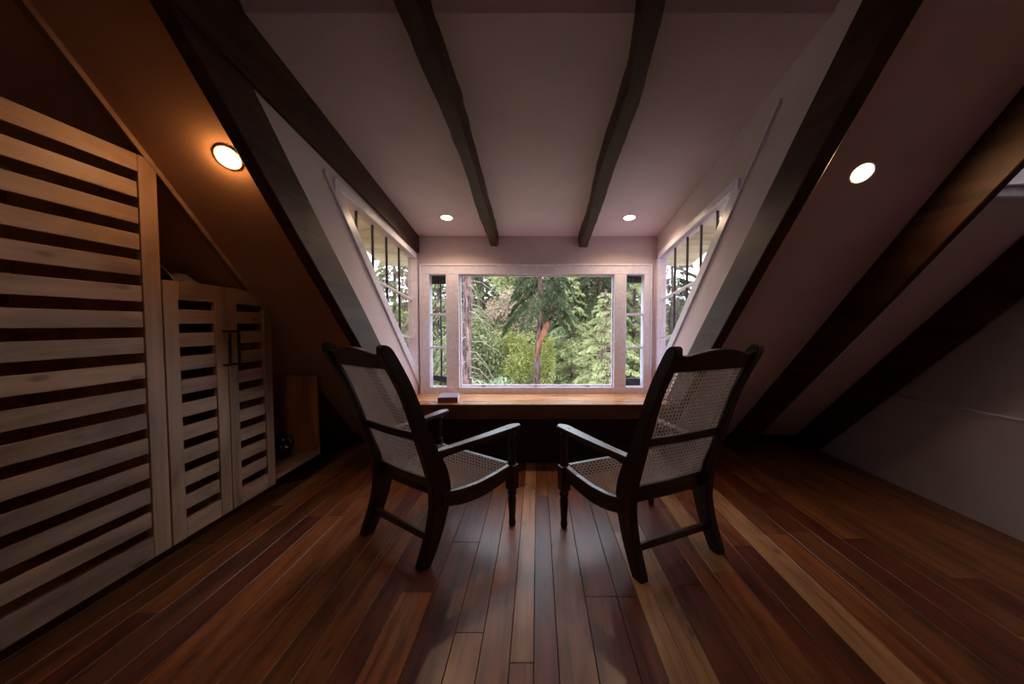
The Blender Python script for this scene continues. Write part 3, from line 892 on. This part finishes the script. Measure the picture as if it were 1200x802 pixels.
def make_chair(name, label, loc, rz):
    ch = tag(empty(name, loc, rz), label, 'chair', 'caned armchairs facing the window')
    for sx in (-1, 1):
        mesh_obj('rear_leg', stile_bm(sx), M['chair'], ch)
    # front legs: square block, turned foot and turned arm post
    for sx in (-1, 1):
        bm = bmesh.new()
        cx = sx * hw(FF)
        add_box(bm, cx - 0.029, cx + 0.029, FF - 0.029, FF + 0.029, 0.225, 0.372)
        bmesh.ops.recalc_face_normals(bm, faces=bm.faces)
        bev(bm, 0.004)
        add_lathe(bm, [(0.016, 0), (0.021, 0.012), (0.022, 0.03), (0.018, 0.045), (0.020, 0.07), (0.024, 0.13), (0.026, 0.165), (0.020, 0.182), (0.027, 0.195), (0.027, 0.210), (0.020, 0.224), (0.020, 0.230)], cx, FF, 14)
        mesh_obj('front_leg', bm, M['chair'], ch, False)
        bm = bmesh.new()
        add_lathe(bm, [(0.020, 0.368), (0.027, 0.376), (0.027, 0.386), (0.018, 0.393), (0.025, 0.401), (0.025, 0.409), (0.017, 0.417), (0.021, 0.44), (0.023, 0.48), (0.020, 0.52), (0.017, 0.545), (0.024, 0.552), (0.024, 0.561), (0.018, 0.567), (0.018, 0.582)], cx, FF, 16)
        mesh_obj('arm_post', bm, M['chair'], ch, True)
    # side rails with a dipped top edge
    for sx in (-1, 1):
        bm = bmesh.new(); rings = []
        N = 14
        for i in range(N + 1):
            f = 0.105 + (FF - 0.025 - 0.105) * i / N
            zt = seat_z(f) + 0.004
            zb = zt - 0.072 - 0.014 * math.sin(PI * i / N)
            c = sx * hw(f)
            rings.append([bm.verts.new((c - 0.018, f, zb)), bm.verts.new((c + 0.018, f, zb)), bm.verts.new((c + 0.018, f, zt)), bm.verts.new((c - 0.018, f, zt))])
        for a, b_ in zip(rings[:-1], rings[1:]):
            for k in range(4):
                bm.faces.new((a[k], a[(k + 1) % 4], b_[(k + 1) % 4], b_[k]))
        bm.faces.new(rings[0]); bm.faces.new(rings[-1][::-1])
        bmesh.ops.recalc_face_normals(bm, faces=bm.faces)
        bev(bm, 0.005, 2)
        mesh_obj('side_rail', bm, M['arm'], ch)
    box('front_rail', -hw(FF) + 0.028, hw(FF) - 0.028, FF - 0.022, FF + 0.018, 0.295, 0.374, M['chair'], ch, 0.006, 2)
    # seat cane, sagging
    def seat_fn(s_, t_):
        f = 0.128 + (FF - 0.022 - 0.128) * t_
        h = hw(f) - 0.017
        sag = -0.016 * math.sin(PI * s_) * math.sin(PI * t_)
        zz = seat_z(f) - 0.0 + sag
        return Vector((-h + 2 * h * s_, f, zz))
    o = mesh_obj('cane_seat', cane_bm(seat_fn, 24, 19), M['cane'], ch); o['kind'] = 'stuff'; o['label'] = 'woven cane seat with open pattern'
    # back rails across the stiles
    def back_rail(nm, z0, z1, th, crest=False):
        bm = bmesh.new(); rings = []
        N = 24
        for i in range(N + 1):
            u = i / N
            X = -HW0 + 0.020 + (2 * HW0 - 0.040) * u
            zt = z1
            if crest:
                q = abs(2 * u - 1)
                zt = z1 + 0.030 * math.cos(q * PI * 0.62) ** 1 if q < 0.8 else z1 + 0.030 * math.cos(0.8 * PI * 0.62) + 0.012 * (q - 0.8) / 0.2
            bow = -0.012 * math.sin(PI * u)
            ring = []
            for zz in (z0, (z0 + zt) / 2, zt):
                f0 = stile_at(min(zz, 1.08)) + bow
                ring.append((f0, zz))
            a = [bm.verts.new((X, f + th / 2, z)) for f, z in ring]
            b_ = [bm.verts.new((X, f - th / 2, z)) for f, z in ring[::-1]]
            rings.append(a + b_)
        for a, b_ in zip(rings[:-1], rings[1:]):
            for k in range(6):
                bm.faces.new((a[k], a[(k + 1) % 6], b_[(k + 1) % 6], b_[k]))
        bm.faces.new(rings[0]); bm.faces.new(rings[-1][::-1])
        bmesh.ops.recalc_face_normals(bm, faces=bm.faces)
        bev(bm, 0.005, 1)
        return mesh_obj(nm, bm, M['chair'], ch)
    back_rail('crest_rail', 0.992, 1.062, 0.036, True)
    back_rail('middle_rail', 0.622, 0.668, 0.030)
    back_rail('seat_back_rail', 0.325, 0.408, 0.034)
    for z0, z1, nt in ((0.668, 0.992, 17), (0.408, 0.622, 11)):
        def back_fn(s_, t_, z0=z0, z1=z1):
            zz = z0 + (z1 - z0) * t_
            h = HW0 - 0.021
            return Vector((-h + 2 * h * s_, stile_at(zz) - 0.010 * math.sin(PI * s_), zz))
        o = mesh_obj('cane_back', cane_bm(back_fn, 24, nt), M['cane'], ch); o['kind'] = 'stuff'; o['label'] = 'woven cane back panel'
    # beaded spline holding the cane along the stiles
    for sx in (-1, 1):
        bm = bmesh.new()
        pts = [(sx * (HW0 - 0.026), stile_at(z) - 0.014, z) for z in [0.41 + 0.58 * k / 14 for k in range(15)]]
        add_tube(bm, pts, [0.0035] * 15, 6)
        mesh_obj('bead', bm, M['arm'], ch, True)
    # arms: paddles that widen to a rounded front
    for sx in (-1, 1):
        N = 22
        bm = bmesh.new(); rings = []
        for i in range(N + 1):
            u = i / N
            f = 0.045 + 0.615 * u
            c = sx * (hw(f) - 0.016 * u)
            wd = 0.024 + 0.016 * u
            if u > 0.90:
                wd *= math.sqrt(max(0.02, 1 - ((u - 0.90) / 0.10) ** 2))
            z = 0.566 + 0.036 * u - 0.004 * math.sin(PI * u)
            th = 0.030 - 0.006 * u
            rings.append([bm.verts.new((c - wd, f, z - th)), bm.verts.new((c + wd, f, z - th)), bm.verts.new((c + wd, f, z)), bm.verts.new((c - wd, f, z))])
        for a, b_ in zip(rings[:-1], rings[1:]):
            for k in range(4):
                bm.faces.new((a[k], a[(k + 1) % 4], b_[(k + 1) % 4], b_[k]))
        bm.faces.new(rings[0]); bm.faces.new(rings[-1][::-1])
        bmesh.ops.recalc_face_normals(bm, faces=bm.faces)
        bev(bm, 0.005, 2)
        am = mesh_obj('arm', bm, M['arm'], ch)
        bm = bmesh.new()
        fz = 0.56
        u = (fz - 0.045) / 0.615
        z = 0.566 + 0.036 * u - 0.004 * math.sin(PI * u)
        add_lathe(bm, [(0.0065, z - 0.004), (0.0065, z + 0.0008), (0.003, z + 0.0012)], sx * (hw(fz) - 0.016 * u), fz, 12)
        o = mesh_obj('plug', bm, M['black'], am); o['label'] = 'dark round peg'
        # curved bracket under the arm
        poly = [(0.10, 0.548), (0.30, 0.556), (0.50, 0.572), (0.555, 0.580), (0.555, 0.560), (0.46, 0.545), (0.32, 0.538), (0.16, 0.530), (0.10, 0.520)]
        bm = bmesh.new()
        A = [bm.verts.new((sx * hw(p) - 0.009, p, q)) for p, q in poly]
        B = [bm.verts.new((sx * hw(p) + 0.009, p, q)) for p, q in poly]
        bm.faces.new(A); bm.faces.new(B[::-1])
        for i in range(len(poly)):
            j = (i + 1) % len(poly)
            bm.faces.new((A[i], B[i], B[j], A[j]))
        mesh_obj('bracket', bm, M['chair'], am)
    box('stretcher', -HW0 + 0.02, HW0 - 0.02, 0.052, 0.076, 0.098, 0.138, M['arm'], ch, 0.004)
    return ch

make_chair('cane_armchair', 'dark wooden armchair with caned seat and back, beside the slatted cabinets', (-0.773, 2.064, 0), math.radians(52.5 - 90))
make_chair('cane_armchair', 'dark wooden armchair with caned seat and back, on the bare side away from the cabinets', (0.717, 1.931, 0), math.radians(116.6 - 90))

# ------------------------------------------------------------------ outside: eaves, ground and trees
ev = tag(empty('eaves', (0, 3.0, 2.1)), 'beige boarded eaves outside the dormer windows', 'eaves', kind='structure')
for side in (-1, 1):
    xa, xb = (XL - 0.07 - 0.6, XL - 0.075) if side < 0 else (XR + 0.075, XR + 0.07 + 0.6)
    y = 2.2
    while y < 4.75:
        yy = min(y + 0.14, 4.75)
        f = lambda q: dorm(q) + 0.02 - 2.1
        prism('soffit_board', [(y + 0.002 - 3.0, f(y)), (yy - 0.002 - 3.0, f(yy)), (yy - 0.002 - 3.0, f(yy) + 0.02), (y + 0.002 - 3.0, f(y) + 0.02)], 'X', xa, xb, M['soffit'], ev)
        y = yy
bm = bmesh.new()
f = lambda q: dorm(q) + 0.05 - 2.1
add_prism(bm, [(2.2 - 3.0, f(2.2)), (4.78 - 3.0, f(4.78)), (4.78 - 3.0, f(4.78) + 0.16), (2.2 - 3.0, f(2.2) + 0.16)], 'X', XL - 0.70, XL - 0.075)
add_prism(bm, [(2.2 - 3.0, f(2.2)), (4.78 - 3.0, f(4.78)), (4.78 - 3.0, f(4.78) + 0.16), (2.2 - 3.0, f(2.2) + 0.16)], 'X', XR + 0.075, XR + 0.70)
mesh_obj('roof_deck', bm, M['shingle'], ev)

GZ = -3.6
bm = bmesh.new()
nx, ny = 40, 40
gv = [[None] * (ny + 1) for _ in range(nx + 1)]
for i in range(nx + 1):
    for j in range(ny + 1):
        X = -45 + 90 * i / nx; Y = 5.0 + 75 * j / ny
        gv[i][j] = bm.verts.new((X, Y, GZ + 0.0022 * max(0, Y - 14) ** 2 * 0.9 + 0.25 * math.sin(X * 0.4) * math.cos(Y * 0.33)))
for i in range(nx):
    for j in range(ny):
        bm.faces.new((gv[i][j], gv[i + 1][j], gv[i + 1][j + 1], gv[i][j + 1]))
M['ground'] = leaf('forest_ground', (0.07, 0.11, 0.03), (0.16, 0.20, 0.06), 0.05)
tag(mesh_obj('ground', bm, M['ground'], None, True), 'grassy forest ground sloping up outside the window', 'ground', kind='structure')
def ground_z(X, Y):
    return GZ + 0.0022 * max(0, Y - 14) ** 2 * 0.9 + 0.25 * math.sin(X * 0.4) * math.cos(Y * 0.33)

M['bark'] = wood('pinkish_bark', (0.21, 0.125, 0.105), (0.035, 0.018, 0.016), 'Z', 0.9, 0, 0.15, bump=1.0, grain=0.55, gc=(0.40, 0.50, 0.62))
for _n in M['bark'].node_tree.nodes:
    if _n.type == 'VECT_MATH' and _n.operation == 'MULTIPLY': _n.inputs[1].default_value = (14, 14, 4)
M['bark_grey'] = wood('grey_bark', (0.30, 0.24, 0.20), (0.13, 0.10, 0.08), 'Z', 0.9, 0, 0.15, bump=1.0, grain=0.5)
M['rust'] = wood('rusty_limb', (0.36, 0.15, 0.08), (0.18, 0.06, 0.03), 'Z', 0.9, 0, 0.1, bump=1.0, grain=0.5)
M['twig'] = plain('pale_twig', (0.38, 0.31, 0.27), 0.9)
LF = {
    'dark': leaf('dark_needles', (0.05, 0.065, 0.035), (0.125, 0.145, 0.075), 0.25),
    'mid': leaf('mid_green_needles', (0.15, 0.175, 0.085), (0.32, 0.33, 0.17), 0.3),
    'light': leaf('light_green_sprays', (0.29, 0.33, 0.14), (0.52, 0.54, 0.29), 0.35),
    'yellow': leaf('yellow_green_leaves', (0.30, 0.33, 0.10), (0.60, 0.60, 0.24), 0.4),
    'blue': leaf('blue_green_leaves', (0.20, 0.28, 0.17), (0.42, 0.50, 0.33), 0.3),
    'dead': leaf('dead_brown_sprays', (0.30, 0.22, 0.15), (0.54, 0.43, 0.31), 0.2),
}
def leaves_mesh(name, P, D, L, W, mat, parent):
    """P centres, D unit directions, L lengths, W widths -> one mesh of folded diamond leaves"""
    n = len(P)
    rg = np.random.default_rng(n)
    A = rg.normal(size=(n, 3)); S = np.cross(D, A); S /= np.linalg.norm(S, axis=1, keepdims=True) + 1e-9
    L = L[:, None]; W = W[:, None]
    V = np.stack([P, P + D * L * 0.45 + S * W * 0.5, P + D * L, P + D * L * 0.45 - S * W * 0.5], 1).reshape(-1, 3)
    me = bpy.data.meshes.new(name)
    me.vertices.add(4 * n); me.loops.add(4 * n); me.polygons.add(n)
    me.vertices.foreach_set('co', V.astype(np.float32).ravel())
    me.loops.foreach_set('vertex_index', np.arange(4 * n, dtype=np.int32))
    me.polygons.foreach_set('loop_start', np.arange(0, 4 * n, 4, dtype=np.int32))
    me.update(calc_edges=True)
    me.materials.append(mat)
    o = bpy.data.objects.new(name, me); COL.objects.link(o); o.parent = parent
    o['kind'] = 'stuff'
    return o

def unit(v):
    return v / (np.linalg.norm(v, axis=-1, keepdims=True) + 1e-9)

def conifer(label, X, Y, h, r, kind, seed, trunk_r=0.12, bark='bark', base=0.12, nb=90, per=220, ll=0.13, droop=0.5, lean=(0, 0), bare=0, gz=None, limb=None, twig=1.0):
    rg = np.random.default_rng(seed)
    z0 = ground_z(X, Y) - 0.1 if gz is None else gz
    t = empty('tree', (X, Y, z0))
    tag(t, label, 'tree', 'trees outside the window')
    n = 14
    pts = [(lean[0] * (k / n) ** 1.5 + 0.03 * math.sin(k * 1.7 + seed), lean[1] * (k / n), h * k / n) for k in range(n + 1)]
    bm = bmesh.new()
    add_tube(bm, pts, [trunk_r * (1 - 0.9 * k / n) + 0.01 for k in range(n + 1)], 10)
    mesh_obj('trunk', bm, M[bark], t, True)
    bmb = bmesh.new()
    Ps, Ds, Ls = [], [], []
    for b_ in range(nb):
        q = base + (1 - base) * (b_ + rg.random()) / nb
        zc = h * q * 0.99
        a = b_ * 2.399 + rg.normal() * 0.3
        Lb = r * (1 - q) ** 0.75 * rg.uniform(0.75, 1.1) + 0.12
        m = 10
        u = np.linspace(0, 1, m)
        cx = lean[0] * q ** 1.5; cy = lean[1] * q
        up = rg.uniform(0.05, 0.3)
        path = np.stack([cx + math.cos(a) * Lb * u, cy + math.sin(a) * Lb * u, zc + Lb * (up * u - droop * u ** 2)], 1)
        add_tube(bmb, [tuple(path[k]) for k in (0, 3, 6, 9)], [(0.012 + 0.010 * Lb) * twig, (0.009 + 0.005 * Lb) * twig, 0.007 * twig, 0.003 * twig], 4)
        if b_ < bare: continue
        k = max(20, int(per * Lb / r))
        w = np.sqrt(rg.uniform(0.02, 1, k))
        i0 = np.clip((w * (m - 1)).astype(int), 0, m - 2); fr = (w * (m - 1) - i0)[:, None]
        c = path[i0] * (1 - fr) + path[i0 + 1] * fr
        tang = unit(path[i0 + 1] - path[i0])
        side = unit(np.stack([-tang[:, 1], tang[:, 0], 0 * tang[:, 0]], 1)) * rg.choice((-1, 1), k)[:, None]
        # secondary twigs: fan out flat, hang a little
        sp = rg.uniform(0, 1, k)[:, None] * Lb * 0.34 * (1.15 - w)[:, None]
        c = c + side * sp + tang * sp * 0.6 + np.array([0, 0, -1]) * sp * rg.uniform(0.05, 0.6, k)[:, None]
        d = unit(tang * 0.7 + side * 0.7 + np.array([0, 0, -0.35]) + rg.normal(size=(k, 3)) * 0.25)
        Ps.append(c); Ds.append(d); Ls.append(rg.uniform(0.6, 1.3, k) * ll)
    o = mesh_obj('branches', bmb, M['twig' if bare else bark], t); o['kind'] = 'stuff'
    if Ps:
        P = np.concatenate(Ps); D = np.concatenate(Ds); L = np.concatenate(Ls)
        leaves_mesh('foliage', P, D, L, L * 0.34, LF[kind], t)
    if limb:
        bm = bmesh.new(); add_tube(bm, limb[0], limb[1], 9)
        o = mesh_obj('broken_limb', bm, M['rust'], t, True); o['label'] = 'rust coloured leaning limb'
    return t

def broadleaf(label, X, Y, zc, rx, rz, kind, seed, n=9000, ll=0.10, cat='tree', name='tree', trunk_r=0.08):
    rg = np.random.default_rng(seed)
    z0 = ground_z(X, Y) - 0.1
    t = empty(name, (X, Y, z0))
    tag(t, label, cat, 'trees outside the window')
    c0 = np.array([0, 0, zc - z0])
    bm = bmesh.new()
    add_tube(bm, [(0, 0, 0), (0.05, 0.02, (zc - z0) * 0.5), (0, 0, zc - z0)], [trunk_r, trunk_r * 0.7, trunk_r * 0.3], 8)
    nb = 26
    cl = []
    for k in range(nb):
        v = unit(rg.normal(size=3)) * rg.uniform(0.35, 1.0) ** 0.6
        cl.append(c0 + v * np.array([rx, rx, rz]))
        s0 = c0 * rg.uniform(0.5, 0.9)
        add_tube(bm, [tuple(s0), tuple((s0 + cl[-1]) / 2 + np.array([0, 0, 0.05])), tuple(cl[-1])], [trunk_r * 0.35, trunk_r * 0.2, 0.008], 5)
    mesh_obj('trunk', bm, M['bark_grey'], t, True)
    cl = np.array(cl)
    idx = rg.integers(0, nb, n)
    v = unit(rg.normal(size=(n, 3))) * (rg.uniform(0, 1, n) ** 0.4)[:, None]
    P = cl[idx] + v * np.array([rx, rx, rz]) * 0.46
    D = unit(v + rg.normal(size=(n, 3)) * 0.6 + np.array([0, 0, -0.3]))
    L = rg.uniform(0.6, 1.3, n) * ll
    leaves_mesh('foliage', P, D, L, L * 0.55, LF[kind], t)
    return t

# the trees the window looks at (x at distance y)
conifer('tree with mottled pink-brown trunk and pale bare drooping twigs at the left of the window', -1.42, 8.0, 10.5, 1.3, 'mid', 21, 0.15, 'bark', base=0.30, nb=120, per=10, bare=110, droop=0.9, twig=0.35)
conifer('tall tree with pink-brown trunk, dark drooping crown and rust coloured leaning limb', -0.06, 11.0, 11.0, 1.5, 'dark', 22, 0.12, 'bark', base=0.485, nb=90, per=520, ll=0.11, droop=0.95, lean=(0.35, 0),
        limb=([(0.03, -0.16, 3.95), (0.10, -0.2, 4.35), (0.30, -0.25, 4.85), (0.55, -0.2, 5.35)], [0.04, 0.065, 0.085, 0.08]))
broadleaf('bright yellow-green leafy tree left of the middle trunk', -0.62, 12.4, 0.30, 0.70, 0.80, 'yellow', 23, 9000, 0.075)
broadleaf('slim yellow-green sapling right of the middle trunk', 0.32, 11.9, -0.05, 0.22, 0.75, 'yellow', 33, 3500, 0.065)
conifer('light green conifer with layered sprays at the right of the window', 1.65, 9.6, 5.9, 1.7, 'light', 24, 0.06, 'bark', base=0.15, nb=130, per=480, ll=0.085, droop=0.35)
conifer('light green conifer behind the layered one, nearer the middle trunk', 1.10, 13.0, 6.8, 1.5, 'light', 34, 0.06, 'bark', base=0.2, nb=110, per=420, ll=0.10, droop=0.45)
broadleaf('pink-brown withered tree at the right edge of the picture window', 1.78, 10.6, 0.85, 0.25, 0.45, 'dead', 25, 2600, 0.07)
broadleaf('pale blue-green bush low in the left half of the window', -0.95, 9.2, -0.75, 0.75, 0.55, 'blue', 26, 9000, 0.07, 'bush', 'bush')
broadleaf('mid green leafy tree behind the mottled trunk', -1.9, 12.6, 0.4, 1.1, 1.2, 'mid', 27, 14000, 0.09)
broadleaf('olive withered-looking tree left of the dark crown', -0.85, 13.6, 1.55, 0.75, 0.8, 'dead', 28, 7000, 0.09)
broadleaf('light green treetop above the bright yellow-green tree', -0.75, 14.6, 3.0, 1.0, 0.7, 'light', 29, 9000, 0.10)
conifer('dark conifer whose boughs hang across the upper right of the window', 2.1, 13.8, 10.2, 2.4, 'dark', 30, 0.16, 'bark', base=0.55, nb=90, per=480, ll=0.13, droop=0.75)
far = [(-7.5, 21, 11.5, 'mid', 'mid green forest conifer to the far left'), (-4.6, 18.5, 11, 'mid', 'mid green forest conifer left of the window'), (-2.7, 19.5, 12, 'mid', 'mid green forest conifer behind the mottled trunk'),
       (-0.9, 18.5, 10.5, 'mid', 'mid green forest conifer behind the yellow-green tree'), (0.9, 19.5, 8.2, 'blue', 'blue-green forest conifer behind the middle trunk'), (2.7, 18.5, 8.0, 'mid', 'mid green forest conifer behind the light green conifers'), (4.6, 19, 10.5, 'light', 'light green forest conifer right of the window'),
       (7.4, 22, 11, 'dark', 'dark green forest conifer to the far right'), (-10.5, 19, 11, 'blue', 'blue-green forest conifer seen through the left cheek window'), (10.5, 18.5, 11, 'mid', 'mid green forest conifer seen through the right cheek window'),
       (-6.6, 13.5, 5.6, 'light', 'small light green conifer beyond the left cheek window'), (6.6, 13.5, 5.6, 'light', 'small light green conifer beyond the right cheek window'),
       (-5.6, 26, 13, 'mid', 'mid green conifer at the back of the forest, left'), (-1.8, 27, 13, 'light', 'light green conifer at the back of the forest, left of the middle'), (1.6, 28, 10.2, 'light', 'light green conifer at the back of the forest, right of the middle'), (5.8, 27, 12, 'blue', 'blue-green conifer at the back of the forest, right')]
for i, (X, Y, h, k, lb) in enumerate(far):
    conifer(lb, X, Y, h if Y < 24 else h * 1.25, 2.4 if Y < 24 else 4.2, k, 50 + i, 0.15, 'bark', base=0.08, nb=110, per=300 if Y < 24 else 620, ll=0.24 if Y < 24 else 0.32, droop=0.45)
